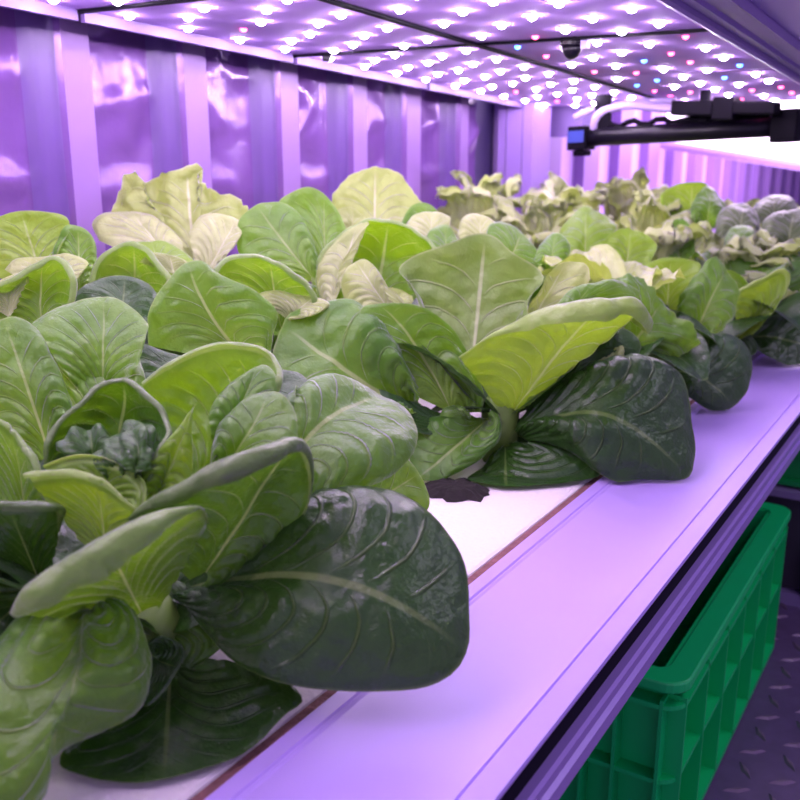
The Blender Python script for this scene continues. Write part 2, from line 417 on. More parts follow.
fan(h, D_, (45, 610, .372), [(-60, 492, .36), (-30, 500, .36), (0, 508, .36), (25, 508, .36), (45, 508, .362), (57, 513, .366), (60, 535, .37)], roll=(.0035, 190, -1.1, .7, 1), crink=.002, seed=16)
fan(h, M['mid'], (85, 603, .356), [(50, 605, .355), (18, 622, .347), (-20, 668, .325), (-60, 720, .305), (-70, 800, .282), (-20, 842, .276), (35, 810, .288), (56, 768, .30), (103, 735, .312), (138, 706, .322), (157, 670, .335), (157, 640, .345), (143, 612, .352), (115, 597, .355)],
    tip=7, bow=(0, 0, -.022), crink=.002, veins=5, ruf=.003, rn=3, seed=17, base=.03, tone=-.05, NC=51, NR=36)
fan(h, D_, (170, 650, .385), [(115, 690, .355), (80, 730, .335), (60, 762, .322), (80, 779, .315), (125, 786, .311), (165, 784, .313), (218, 767, .322), (250, 750, .332), (285, 714, .352), (302, 696, .36), (270, 665, .375)], tip=5, crink=.002, veins=6, seed=18, base=.05, NC=51)
fan(h, D_, (150, 655, .372), [(148, 645, .37), (160, 637, .372), (176, 642, .375), (184, 650, .375), (178, 667, .365), (163, 690, .355), (147, 704, .348), (138, 700, .35)], crink=.001, seed=19)
ring(h, D_, 6, .12, .06, .05, math.radians(85), math.radians(225), seed=3, drop=.03)
ring(h, D_, 6, .05, .035, .03, math.radians(100), math.radians(250), seed=4, drop=.01)
fan(h, D_, (70, 650, .365), [(-70, 570, .36), (-80, 640, .34), (-60, 700, .325), (0, 700, .325), (60, 690, .335)], crink=.002, seed=46)
fan(h, M['deep'], (150, 645, .385), [(110, 600, .395), (135, 575, .40), (175, 580, .40), (215, 600, .395), (225, 640, .385), (190, 670, .378)], crink=.002, seed=47)
fan(h, D_, (60, 565, .375), [(-70, 560, .365), (-60, 625, .345), (-20, 655, .34), (20, 645, .345), (45, 610, .357)], crink=.002, seed=49)
fan(h, D_, (200, 440, .52), [(110, 400, .53), (132, 345, .545), (170, 352, .55), (230, 368, .555), (300, 372, .555), (318, 415, .53)], crink=.002, seed=48)

# ================================================================== LETTUCE 2 : middle of the front row
h = head(W3(500, 421, .708), 'front row lettuce with an upright fan leaf and a pale leaf rolled outwards')
fan(h, D_, (512, 429, .70), [(524, 422, .705), (548, 411, .715), (580, 388, .725), (605, 374, .725), (635, 366, .72), (662, 365, .71), (682, 376, .70), (694, 402, .69), (699, 435, .675), (697, 460, .665), (688, 479, .655), (670, 487, .65), (645, 487, .648), (618, 482, .648), (585, 465, .655), (555, 449, .67), (530, 437, .69)],
    tip=10, bow=(3, -40, -.015), veins=7, crink=.0022, vamp=.002, ruf=.003, rn=4, seed=31, base=.02, NC=61, NR=48)
fan(h, D_, (505, 440, .69), [(490, 455, .69), (475, 480, .672), (466, 497, .655), (478, 508, .645), (505, 511, .638), (535, 508, .64), (565, 498, .645), (592, 482, .655), (602, 466, .665), (570, 450, .68), (540, 440, .69)], tip=4, veins=6, crink=.002, seed=32, bulge=-.008, tone=.1)
fan(h, M['mid'], (490, 417, .70), [(441, 414, .69), (422, 420, .685), (411, 438, .675), (409, 460, .665), (415, 480, .655), (428, 490, .65), (452, 477, .652), (483, 459, .66), (500, 440, .67), (502, 418, .685), (490, 409, .695)], tip=4, bulge=-.014, crink=.003, seed=33, base=.03, tone=-.15)
fan(h, M['mid'], (470, 420, .685), [(439, 416, .682), (443, 407, .684), (456, 404, .686), (468, 410, .686), (470, 418, .684)], bulge=-.005, seed=34, NC=21, NR=16)
fan(h, L_, (505, 422, .70), [(460, 356, .677), (478, 343, .672), (494, 335, .668), (520, 327, .665), (545, 319, .662), (570, 310, .659), (595, 303, .659), (617, 301, .66), (631, 308, .665), (631, 322, .672), (608, 330, .68), (580, 347, .69), (550, 376, .697), (530, 402, .702)],
    tip=6, roll=(.012, 185, -.55, .35, 1), veins=6, groove=-.002, crink=.002, ruf=.004, rn=2, seed=35, base=.04, NC=61, NR=36)
fan(h, M['mint'], (470, 390, .72), [(452, 345, .72), (424, 305, .727), (406, 285, .732), (400, 269, .735), (420, 255, .739), (449, 242, .742), (486, 236, .745), (512, 251, .742), (540, 275, .735), (531, 305, .725), (520, 330, .715), (498, 360, .71)],
    tip=6, bulge=.012, veins=5, crink=.0025, vamp=.002, groove=-.001, ruf=.004, rn=5, seed=36, base=.04, tone=-.1, NC=61, NR=36)
fan(h, M['pale'], (515, 350, .74), [(518, 328, .735), (530, 305, .74), (543, 283, .745), (556, 266, .75), (570, 261, .752), (584, 264, .75), (590, 277, .745), (575, 302, .74), (560, 322, .735)], frill=.0025, crink=.003, seed=37)
fan(h, M['mid'], (545, 345, .73), [(545, 325, .725), (552, 305, .725), (568, 292, .725), (590, 283, .725), (612, 279, .73), (630, 283, .735), (641, 293, .735), (632, 308, .73)], bulge=-.015, crink=.004, seed=38, tone=.15)
fan(h, M['mid'], (430, 425, .70), [(400, 402, .67), (340, 397, .655), (300, 390, .65), (275, 370, .655), (276, 340, .668), (291, 312, .685), (325, 301, .695), (360, 303, .70), (392, 330, .70), (415, 375, .70)], bulge=-.022, crink=.004, vamp=.002, seed=39, tone=-.1, NC=51)
fan(h, M['mid'], (458, 420, .69), [(370, 375, .675), (360, 340, .68), (360, 310, .69), (377, 304, .695), (410, 304, .70), (430, 313, .70), (450, 332, .695), (465, 355, .69), (481, 390, .685), (478, 412, .685)], tip=3, bow=(0, -15, 0), bulge=.004, crink=.003, seed=40, tone=.1, NC=51)
fan(h, D_, (520, 425, .71), [(530, 385, .72), (545, 358, .725), (580, 338, .73), (620, 327, .735), (640, 347, .735), (625, 372, .73), (590, 392, .72)], crink=.004, ruf=.004, seed=42, tone=.15)
fan(h, M['frill'], (600, 380, .70), [(598, 362, .73), (606, 350, .73), (618, 345, .73), (630, 352, .73), (630, 366, .73)], frill=.004, crink=.004, seed=43, NC=25, NR=18)
ring(h, D_, 6, .13, .06, .05, math.radians(60), math.radians(200), seed=5, drop=.03)
ring(h, D_, 5, .06, .012, .03, math.radians(70), math.radians(230), seed=6, drop=.02)
fan(h, D_, (470, 425, .70), [(380, 388, .672), (388, 408, .665), (408, 425, .662), (435, 436, .67), (465, 440, .685)], crink=.002, seed=44)
fan(h, D_, (505, 432, .725), [(535, 405, .735), (560, 425, .72), (565, 450, .705), (540, 455, .70), (515, 450, .705)], crink=.002, seed=45)

# ================================================================== LETTUCE 3, 4 : front row further along
h = head(W3(600, 364, .89), 'lettuce behind the fan-leaf one, its dark round leaf drooping over the lavender cover')
fan(h, D_, (640, 368, .868), [(668, 375, .85), (668, 356, .86), (700, 340, .875), (722, 334, .88), (738, 338, .88), (749, 352, .872), (752, 370, .862), (747, 392, .85), (733, 407, .842), (715, 412, .838), (695, 402, .84), (678, 388, .845)], tip=8, bow=(5, -14, -.01), veins=6, crink=.003, seed=51, tone=-.1)
fan(h, M['mid'], (612, 372, .83), [(585, 305, .80), (604, 283, .805), (634, 274, .81), (652, 288, .81), (668, 304, .81), (684, 320, .805), (698, 340, .805), (688, 358, .81), (660, 370, .82)], frill=.005, crink=.004, bulge=-.02, seed=52, tone=.1, NC=61, NR=40)
fan(h, L_, (668, 325, .93), [(650, 295, .93), (644, 269, .94), (662, 258, .945), (687, 259, .945), (701, 266, .94), (690, 288, .93)], crink=.003, seed=53)
fan(h, M['mid'], (690, 345, .92), [(676, 305, .92), (693, 276, .93), (712, 257, .94), (725, 268, .94), (736, 288, .93), (734, 315, .92), (715, 338, .91)], frill=.003, crink=.003, seed=54, bulge=-.015)
fan(h, L_, (640, 340, .93), [(600, 285, .93), (612, 270, .94), (632, 266, .945), (645, 280, .94)], frill=.003, crink=.003, seed=55)
ring(h, D_, 8, .12, .05, .055, 0, 6.28, seed=7, drop=.03)
ring(h, M['frill'], 10, .075, .10, .034, .6, 5.5, seed=8, frill=.006, NC=33)
h = head(W3(735, 335, 1.07), 'front row lettuce at the right edge with glossy dark round leaves over the cover')
fan(h, D_, (735, 336, 1.06), [(745, 330, 1.06), (765, 317, 1.07), (790, 304, 1.08), (815, 303, 1.08), (830, 330, 1.06), (822, 355, 1.04), (798, 367, 1.03), (775, 359, 1.03), (755, 346, 1.04)], tip=5, bow=(0, -8, 0), veins=6, crink=.003, seed=61, tone=-.1)
fan(h, L_, (735, 342, .99), [(735, 305, .98), (738, 294, .985), (755, 284, .99), (782, 273, .995), (785, 288, .99), (772, 312, .98), (752, 335, .975)], tip=4, crink=.003, seed=62, roll=(.004, 160, -1, .3, 1))
fan(h, D_, (730, 345, 1.0), [(700, 350, .99), (705, 330, .99), (728, 325, 1.), (752, 335, 1.), (757, 352, .99), (735, 358, .985)], crink=.003, seed=63)
fan(h, M['mid'], (765, 330, 1.08), [(755, 315, 1.07), (765, 275, 1.08), (790, 262, 1.09), (815, 270, 1.09), (825, 300, 1.08)], crink=.004, seed=64, bulge=-.015)
ring(h, D_, 7, .12, .05, .055, .5, 5.8, seed=9, drop=.03)
ring(h, M['mid'], 7, .07, .085, .04, .8, 4.2, seed=10)

# ================================================================== SECOND ROW, left to right
h = head(onz(20, 420, SHELF_Z + .02), 'lettuce at the left edge behind the nearest head, with an arched glossy leaf')
fan(h, M['mid'], (40, 350, .60), [(-40, 310, .60), (-10, 290, .605), (10, 278, .61), (28, 268, .615), (48, 257, .62), (66, 261, .62), (76, 275, .615), (76, 298, .61), (65, 325, .605)], bulge=.02, roll=(.003, 150, -1, 1, 1), crink=.003, seed=71, tone=.05, NC=51)
fan(h, M['mid'], (100, 425, .49), [(30, 325, .50), (45, 313, .505), (65, 304, .51), (88, 298, .513), (110, 298, .513), (128, 304, .51), (143, 316, .502), (149, 327, .495), (146, 350, .485)], bulge=-.014, crink=.003, seed=72, tone=.1)
fan(h, M['pale'], (10, 320, .61), [(-20, 300, .61), (-5, 283, .615), (12, 274, .62), (25, 272, .62), (26, 282, .615)], crink=.002, seed=73)
ring(h, D_, 8, .11, .06, .05, 0, 6.28, seed=11, drop=.02)
ring(h, M['mid'], 7, .07, .12, .045, 0, 6.28, seed=12)
h = head(onz(235, 400, SHELF_Z + .02), 'lettuce with a broad white-veined leaf between the nearest head and the fan-leaf head')
fan(h, M['mid'], (258, 375, .655), [(148, 345, .61), (147, 318, .61), (155, 297, .615), (166, 282, .62), (178, 268, .625), (188, 261, .63), (206, 260, .635), (225, 275, .64), (255, 290, .64), (279, 312, .64), (276, 342, .645), (268, 372, .65)], tip=5, bulge=-.012, bow=(-8, 4, 0), crink=.003, vamp=.0015, veins=6, seed=74, tone=.0, NC=51)
fan(h, M['mid'], (285, 345, .70), [(206, 295, .67), (213, 269, .675), (230, 257, .68), (255, 256, .685), (275, 265, .69), (292, 275, .69), (305, 287, .695), (314, 300, .695), (312, 325, .69)], bulge=.015, roll=(.0035, 150, -1, 1, 1), crink=.003, seed=75, tone=-.05)
fan(h, M['pale'], (285, 320, .69), [(255, 295, .68), (268, 289, .69), (290, 291, .70), (315, 296, .70), (330, 304, .69), (315, 315, .68), (290, 318, .675)], crink=.003, seed=76, bulge=-.005)
fan(h, M['mid'], (135, 330, .68), [(86, 305, .68), (95, 270, .685), (112, 251, .69), (132, 244, .69), (150, 252, .69), (163, 268, .685), (174, 287, .68), (166, 310, .675)], bulge=.025, roll=(.003, 150, -1, 1, 1), crink=.003, seed=77, tone=.1)
fan(h, D_, (120, 350, .64), [(60, 310, .64), (85, 285, .65), (120, 275, .66), (150, 285, .655), (160, 310, .64), (150, 330, .635)], crink=.003, seed=78, tone=.2)
fan(h, M['pale'], (175, 275, .70), [(140, 262, .69), (152, 252, .70), (172, 255, .705), (186, 262, .70), (180, 275, .69)], crink=.002, seed=79)
ring(h, D_, 8, .12, .06, .05, 0, 6.28, seed=13, drop=.02)
ring(h, M['mid'], 7, .07, .10, .045, 0, 6.28, seed=14)
h = head(onz(345, 375, SHELF_Z + .02), 'bright green second row lettuce with round cupped leaves, left of the fan-leaf head')
fan(h, M['mid'], (318, 285, .80), [(262, 280, .80), (240, 256, .805), (236, 236, .81), (240, 217, .815), (255, 204, .82), (270, 200, .825), (286, 203, .825), (302, 214, .82), (312, 232, .815), (320, 255, .81)], tip=4, veins=5, crink=.003, seed=81, tone=.15, bulge=-.005, NC=51)
fan(h, M['mid'], (325, 285, .81), [(275, 212, .83), (282, 198, .835), (305, 187, .84), (322, 192, .84), (335, 207, .838), (344, 225, .83), (352, 248, .82)], crink=.003, seed=82, tone=.15, bulge=.005)
fan(h, M['mid'], (372, 330, .76), [(318, 302, .77), (316, 275, .775), (322, 252, .78), (345, 232, .79), (365, 222, .795), (385, 220, .795), (410, 227, .79), (430, 242, .785), (437, 257, .78), (428, 285, .77), (402, 308, .765)], bulge=.04, crink=.003, seed=83, tone=.1, NC=51, roll=(.003, 120, -1, 1, 1))
fan(h, M['pale'], (330, 315, .755), [(320, 300, .765), (316, 276, .77), (322, 254, .775), (345, 231, .785), (368, 221, .79), (356, 240, .78), (342, 265, .77), (338, 290, .765)], crink=.002, seed=84)
fan(h, M['pale'], (395, 318, .735), [(352, 318, .73), (341, 292, .735), (343, 272, .74), (360, 260, .745), (372, 264, .745), (387, 285, .74), (402, 300, .735)], bulge=-.008, crink=.003, seed=85)
fan(h, M['frill'], (410, 310, .73), [(385, 300, .735), (388, 288, .735), (402, 290, .735), (412, 300, .73)], frill=.003, crink=.003, seed=86, NC=21, NR=16)
ring(h, D_, 8, .12, .06, .05, 0, 6.28, seed=15, drop=.02)
ring(h, M['mid'], 6, .06, .10, .045, 0, 6.28, seed=16)
# ================================================================== BACK ROW by the wall
h = head(Vector((-.60, .66, SHELF_Z + .01)), 'lettuce by the left wall at the left edge with one pale rounded leaf standing up')
fan(h, L_, (48, 300, .70), [(-35, 265, .71), (-18, 227, .715), (0, 216, .72), (20, 211, .72), (45, 212, .72), (65, 218, .72), (62, 240, .71), (52, 262, .705)], tip=3, crink=.003, seed=91, tone=.1, bulge=.005)
fan(h, M['mid'], (80, 300, .70), [(48, 262, .71), (62, 229, .715), (75, 225, .72), (88, 231, .72), (96, 246, .715), (97, 270, .71)], crink=.004, seed=92, tone=.2)
fan(h, M['pale'], (50, 300, .685), [(5, 270, .69), (18, 258, .695), (45, 255, .70), (70, 252, .70), (90, 262, .695), (80, 285, .685)], crink=.003, seed=93, bulge=-.008)
ring(h, M['mid'], 8, .09, .07, .05, 0, 6.28, seed=17)
h = head(Vector((-.60, .90, SHELF_Z + .01)), 'tall pale yellow-green lettuce with ragged frilled edge standing against the left wall')
fan(h, M['pale'], (195, 290, .82), [(112, 212, .85), (120, 190, .855), (126, 176, .858), (136, 170, .86), (144, 183, .86), (155, 178, .86), (168, 172, .86), (185, 167, .86), (202, 165, .86), (204, 182, .855), (217, 193, .85), (230, 196, .85), (247, 208, .845), (240, 230, .84), (225, 255, .83)], tip=7, frill=.005, crink=.004, veins=7, vamp=.0025, seed=94, tone=-.25, NC=61, NR=36)
fan(h, M['pale'], (190, 285, .80), [(98, 240, .80), (91, 222, .81), (108, 210, .82), (138, 211, .825), (162, 221, .825), (182, 240, .81)], bulge=-.012, crink=.003, seed=95, tone=.1)
fan(h, M['pale'], (198, 285, .80), [(188, 232, .81), (200, 216, .82), (222, 213, .82), (243, 222, .815), (240, 242, .805), (222, 262, .80)], bulge=-.01, crink=.003, seed=96, tone=.2)
fan(h, M['light'], (170, 300, .76), [(110, 262, .765), (120, 246, .77), (150, 240, .775), (175, 246, .775), (195, 262, .77)], crink=.003, seed=97, bulge=-.01)
ring(h, M['light'], 9, .09, .09, .05, 0, 6.28, seed=18)
h = head(Vector((-.58, 1.13, SHELF_Z + .01)), 'pale lettuce with a rounded fan leaf against the wall, right of the ragged one')
fan(h, M['pale'], (374, 265, .95), [(338, 224, .97), (332, 202, .975), (340, 186, .98), (352, 175, .985), (375, 167, .99), (395, 170, .99), (408, 182, .985), (417, 198, .98), (428, 210, .97), (412, 230, .965)], tip=4, frill=.002, crink=.003, veins=6, seed=98, tone=-.25, NC=51)
fan(h, M['mid'], (420, 260, .95), [(400, 225, .955), (412, 205, .965), (428, 203, .965), (440, 215, .96), (445, 235, .95)], crink=.003, seed=99)
fan(h, M['pale'], (350, 260, .94), [(330, 230, .95), (335, 212, .955), (352, 208, .955), (366, 220, .95), (368, 240, .945)], crink=.003, frill=.002, seed=100)
ring(h, M['pale'], 9, .08, .10, .045, 0, 6.28, seed=19, frill=.002)
h = head(Vector((-.47, 1.0, SHELF_Z + .01)), 'lettuce with small dark hooded leaves just behind the upright fan leaf')
for k, (st, rm, mt) in enumerate([((450, 275, .90), [(420, 250, .90), (428, 232, .91), (445, 225, .92), (460, 236, .91), (470, 252, .90)], M['mid']),
                                  ((505, 275, .92), [(485, 240, .92), (490, 222, .93), (510, 222, .93), (530, 240, .92), (545, 262, .91), (535, 275, .90)], M['mid']),
                                  ((480, 260, .95), [(455, 232, .95), (462, 215, .96), (480, 212, .96), (495, 222, .95), (500, 240, .94)], M['pale']),
                                  ((548, 280, .90), [(532, 258, .90), (540, 240, .91), (555, 232, .91), (568, 245, .905), (565, 265, .90)], M['mid']),
                                  ((430, 255, .93), [(402, 232, .94), (412, 215, .95), (432, 210, .95), (452, 216, .95), (450, 235, .94)], M['pale'])]):
    fan(h, mt, st, rm, crink=.004, bulge=-.012, seed=110 + k, tone=.1)
ring(h, M['mid'], 8, .09, .09, .05, 0, 6.28, seed=20)

# ================================================================== FRILLY HEADS further back
def frilly(pos, label, seed, rise=.15, n=22, mat=('frill', 'frill', 'pale'), fr=.0085):
    h = head(pos, label, None)
    r = random.Random(seed)
    for ringi, (k, rc, rs_, wd) in enumerate(((n // 2, .10, rise * .66, .038), (n // 2, .07, rise * .95, .034), (max(3, n // 3), .035, rise * 1.05, .028))):
        for q in range(k):
            az = 2 * math.pi * (q + r.uniform(.1, .9)) / k
            strip(h, M[r.choice(mat)], Vector(pos) + Vector((0, 0, .004)), az, rc * r.uniform(.8, 1.1), rs_ * r.uniform(.85, 1.12), wd * r.uniform(.85, 1.15), .02 * r.random(),
                  r.uniform(.1, .5), seed=seed * 31 + q + ringi * 7, tone=r.uniform(-.1, .3), frill=fr, crink=.003, ruf=.007, rn=7, NC=37, NR=26)
    return h
zb = SHELF_Z + .008
frilly((-.57, 1.40, zb), 'frilly pale lettuce standing against the pale rack post', 201, .165)
frilly((-.50, 1.17, zb), 'frilly yellow-green lettuce left of the pale post, behind the hooded leaves', 202, .155)
frilly((-.35, 1.10, zb), 'frilly lettuce left of the pointed bright green leaf, behind the upright fan leaf', 203, .135)
frilly((-.44, 1.52, zb), 'frilly lettuce under the blue tipped end of the black tube', 204, .16)
frilly((-.40, 1.32, zb), 'frilly lettuce in the middle of the pale frilled clump', 205, .15)
frilly((-.25, 1.20, zb), 'frilly lettuce just left of the glossy round-leaved one at the right edge', 206, .115)
frilly((-.32, 1.62, zb), 'frilly lettuce below the middle of the black tube', 207, .13)
frilly((-.57, 1.70, zb), 'farthest frilly lettuce, right behind the pale post', 208, .17)
frilly((-.62, 1.20, zb), 'frilly lettuce at the wall below the last corrugation left of the post', 209, .175)
h = head((-.36, 1.2, zb), 'lettuce with a pointed bright green leaf rising among the frilly heads')
fan(h, M['light'], (585, 285, 1.04), [(560, 262, 1.05), (556, 234, 1.06), (570, 215, 1.065), (586, 204, 1.07), (602, 213, 1.065), (617, 225, 1.06), (608, 240, 1.05), (598, 262, 1.045)], tip=3, bulge=-.02, crink=.003, seed=120, tone=-.3)
fan(h, L_, (625, 285, 1.0), [(602, 262, 1.0), (603, 242, 1.01), (620, 229, 1.02), (640, 231, 1.02), (657, 244, 1.015), (650, 265, 1.0)], crink=.003, frill=.002, seed=121)
fan(h, M['mid'], (680, 270, 1.08), [(660, 250, 1.08), (665, 228, 1.09), (680, 218, 1.1), (693, 230, 1.09), (695, 252, 1.08)], crink=.003, seed=122)
ring(h, M['mid'], 7, .06, .08, .04, 0, 6.28, seed=21)
h = head((-.29, 1.45, zb), 'lettuce with two tall round green leaves under the right end of the black tube')
fan(h, L_, (690, 235, 1.30), [(664, 212, 1.3), (661, 195, 1.31), (675, 185, 1.32), (692, 182, 1.32), (708, 184, 1.32), (706, 200, 1.31), (700, 220, 1.3)], crink=.003, seed=123, tone=-.1)
fan(h, M['mid'], (705, 235, 1.29), [(688, 214, 1.29), (692, 200, 1.3), (700, 190, 1.31), (710, 185, 1.31), (722, 196, 1.305), (728, 208, 1.3), (722, 222, 1.29)], bulge=-.02, crink=.003, seed=124)
ring(h, M['mid'], 8, .09, .10, .05, 0, 6.28, seed=22)
h = head((-.22, 1.40, zb), 'dull green lettuce with smooth domed leaves at the right edge, below the tube end')
for k, (st, rm, mt) in enumerate([((735, 255, 1.22), [(714, 232, 1.21), (718, 212, 1.22), (735, 202, 1.23), (752, 205, 1.23), (760, 222, 1.22), (756, 245, 1.21)], M['dusk']),
                                  ((775, 240, 1.3), [(750, 215, 1.29), (755, 202, 1.3), (773, 194, 1.31), (792, 198, 1.31), (800, 212, 1.3)], M['dusk']),
                                  ((785, 265, 1.2), [(760, 248, 1.19), (758, 230, 1.195), (768, 215, 1.2), (785, 209, 1.21), (810, 208, 1.21), (825, 225, 1.2), (818, 250, 1.19)], M['dusk']),
                                  ((740, 280, 1.15), [(722, 255, 1.15), (724, 235, 1.16), (738, 224, 1.17), (754, 230, 1.16), (757, 252, 1.15)], M['mid']),
                                  ((790, 285, 1.12), [(765, 268, 1.12), (772, 250, 1.13), (795, 246, 1.13), (815, 256, 1.13)], M['mid'])]):
    fan(h, mt, st, rm, bulge=-.03, crink=.0025, seed=130 + k)
ring(h, M['dusk'], 8, .10, .09, .055, 0, 6.28, seed=23)


# ================================================================== THE SETTING
WX = -0.70
# floor of checker plate
b = MB(); b.box(-1.4, 1.6, -.3, 4.6, FLOOR_Z - .03, FLOOR_Z)
px = .034
for i in range(-4, 40):
    for j in range(8, 84):
        cx, cy = i * px - .2, j * px + .02
        a = math.radians(35 if (i + j) % 2 else -55)
        L, Wd = .0145, .0042
        n = len(b.v)
        for (ax, ay, az) in ((-L, 0, 0), (0, -Wd, 0), (L, 0, 0), (0, Wd, 0)):
            b.v.append((cx + ax * math.cos(a) - ay * math.sin(a), cy + ax * math.sin(a) + ay * math.cos(a), FLOOR_Z - .0002))
        for (ax, ay) in ((-L * .6, 0), (0, -Wd * .4), (L * .6, 0), (0, Wd * .4)):
            b.v.append((cx + ax * math.cos(a) - ay * math.sin(a), cy + ax * math.sin(a) + ay * math.cos(a), FLOOR_Z + .0022))
        for k in range(4):
            b.f.append((n + k, n + (k + 1) % 4, n + 4 + (k + 1) % 4, n + 4 + k)); b.mi.append(1)
        b.f.append((n + 4, n + 5, n + 6, n + 7)); b.mi.append(1)
tag(b.build('floor', [M['floor'], M['floorbar']]), kind='structure')
b = MB(); b.box(-1.4, 1.6, -.3, 4.6, .62, .65)
tag(b.build('ceiling', M['ceil']), kind='structure')

# corrugated container wall on the left: ridges stand out of it, hollows lie back
def corrugated(name, ridges, y_end0, y_end1, depth, ztop, zbot):
    """ridges: [(y0, y1)] flat fronts at x = WX, slopes and hollows behind"""
    prof = []  # (y, x, material)
    def hollow(ya, yb):
        w_ = yb - ya
        return [(ya, WX), (ya + w_ * .12, WX - depth), (yb - w_ * .34, WX - depth), (yb, WX - depth * .3)]
    y = y_end0; pts = [(y_end0, WX - depth)]; mats = []
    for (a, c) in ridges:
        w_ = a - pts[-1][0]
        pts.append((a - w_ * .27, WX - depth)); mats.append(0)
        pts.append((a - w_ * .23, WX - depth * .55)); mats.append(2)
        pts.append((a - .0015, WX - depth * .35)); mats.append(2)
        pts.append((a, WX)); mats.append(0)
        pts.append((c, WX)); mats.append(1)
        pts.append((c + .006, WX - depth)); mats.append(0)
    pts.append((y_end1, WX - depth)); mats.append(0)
    V, Fc, mi = [], [], []
    nz = 100; off = Vector((3, 1, 2))
    # subdivide hollows along y so the sheet can be dented
    fine = []; fm = []
    for k in range(len(pts) - 1):
        (ya, xa), (yb, xb) = pts[k], pts[k + 1]
        ns = max(1, int((yb - ya) / .006))
        for q in range(ns):
            t = q / ns; fine.append((ya + (yb - ya) * t, xa + (xb - xa) * t, mats[k])); fm.append(mats[k])
    fine.append((pts[-1][0], pts[-1][1], 0))
    for (yy, xx, m_) in fine:
        for k in range(nz + 1):
            zz = zbot + (ztop - zbot) * k / nz
            dent = 0
            if m_ == 0 and abs(xx - (WX - depth)) < 1e-6:
                p = Vector((yy * 9, zz * 9, 0)) + off
                dent = .007 * noise.noise(p) + .004 * noise.noise(p * 2.7) + .007 * max(0, 1 - 3.2 * abs(noise.noise(Vector((p.x * .7, p.y * 1.5, 4))))) ** 2 - .003 * abs(noise.noise(p * 5))
            V.append((min(xx + dent, WX - .001) if m_ == 0 and xx < WX else xx, yy, zz))
    for a in range(len(fine) - 1):
        for k in range(nz):
            i = a * (nz + 1) + k
            Fc.append((i, i + nz + 1, i + nz + 2, i + 1)); mi.append(fm[a])
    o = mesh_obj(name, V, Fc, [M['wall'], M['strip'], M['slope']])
    o.data.polygons.foreach_set('material_index', mi)
    sm = [m_ != 1 for m_ in mi]; o.data.polygons.foreach_set('use_smooth', sm)
    return tag(o, kind='structure')
R1 = [(.145, .172), (.287, .315), (.430, .458), (.571, .601), (.716, .748), (.866, .898), (1.008, 1.039), (1.136, 1.173), (1.29, 1.315)]
corrugated('wall_left', R1, -.3, 1.372, .020, .60, -.30)
b = MB(); b.box(WX - .12, WX - .055, -.3, 4.6, FLOOR_Z, .62)
tag(b.build('wall_left_liner', M['darkwall']), kind='structure')
b = MB()
b.box(WX - .05, WX - .04, 1.5, 4.4, FLOOR_Z, .62)
for k in range(14):
    y0 = 1.64 + k * .205
    n = len(b.v)
    b.prism([(WX - .045, FLOOR_Z), (WX - .018, FLOOR_Z), (WX - .018, .6), (WX - .045, .6)], y0, y0 + .085, 1)
tag(b.build('wall_left_far', [M['wallfar'], M['strip']]), kind='structure')
b = MB(); b.box(-1.4, 1.6, 4.4, 4.5, FLOOR_Z, .62)
tag(b.build('wall_back', M['darkwall']), kind='structure')

# ================================================================== THE GROWING SHELF
YN, YF = -.15, 3.6
seam_x, edge_x = -.224, -.132
SZ = SHELF_Z
b = MB(); b.box(WX + .012, seam_x - .0075, YN, YF, SZ - .022, SZ)
fb = b.build('planting_board', M['foam'], bevel=.003)
tag(fb, 'white foam planting board the lettuces grow in', 'planting board')
b = MB(); b.box(seam_x - .0072, seam_x - .0003, YN, YF, SZ - .016, SZ - .001)
sg = b.build('grime_strip', M['seam'])
tag(sg, 'brown grimy strip in the gap between white foam board and lavender cover', 'strip')
lid = empty('trough_cover', (-.18, .7, SZ), 'long smooth lavender cover panel along the front of the growing shelf', 'panel')
b = MB(); b.prism([(seam_x, SZ - .012), (seam_x, SZ + .0018), (seam_x + .008, SZ + .0018), (seam_x + .0088, SZ + .0008), (seam_x + .0095, SZ + .0008), (seam_x + .010, SZ + .0012), (seam_x + .0115, SZ + .0005), (-.1445, SZ + .0005), (-.1440, SZ - .0006), (-.1425, SZ - .0006), (-.142, SZ + .0008), (edge_x, SZ - .0005), (edge_x, SZ - .0035), (edge_x - .012, SZ - .0035), (edge_x - .012, SZ - .012)], YN, YF)
b.build('cover_sheet', M['lid'], lid)
b = MB(); b.prism([(edge_x - .0115, SZ - .004), (edge_x - .003, SZ - .004), (edge_x - .003, SZ - .019), (edge_x - .0115, SZ - .019)], YN, YF)
b.build('dark_gap', M['gap'], lid)  # black strip stands for the shade in the gap under the cover
rl = empty('shelf_rail', (-.14, .7, SZ - .04), 'purple grooved aluminium rail under the front edge of the growing shelf', 'rail')
b = MB(); b.prism([(-.19, SZ - .0195), (edge_x + .001, SZ - .0195), (edge_x + .0025, SZ - .021), (edge_x + .0025, SZ - .026), (edge_x + .0005, SZ - .0275), (edge_x + .0005, SZ - .0295), (edge_x + .003, SZ - .031), (edge_x + .003, SZ - .039), (edge_x, SZ - .041), (-.19, SZ - .041)], YN, YF)
b.build('profile', M['rail'], rl)
b = MB(); b.box(WX + .02, -.2, YN, YF, SZ - .05, SZ - .023)
tag(b.build('shelf_deck', M['rail']), 'purple metal deck carrying the white foam planting board', 'shelf')

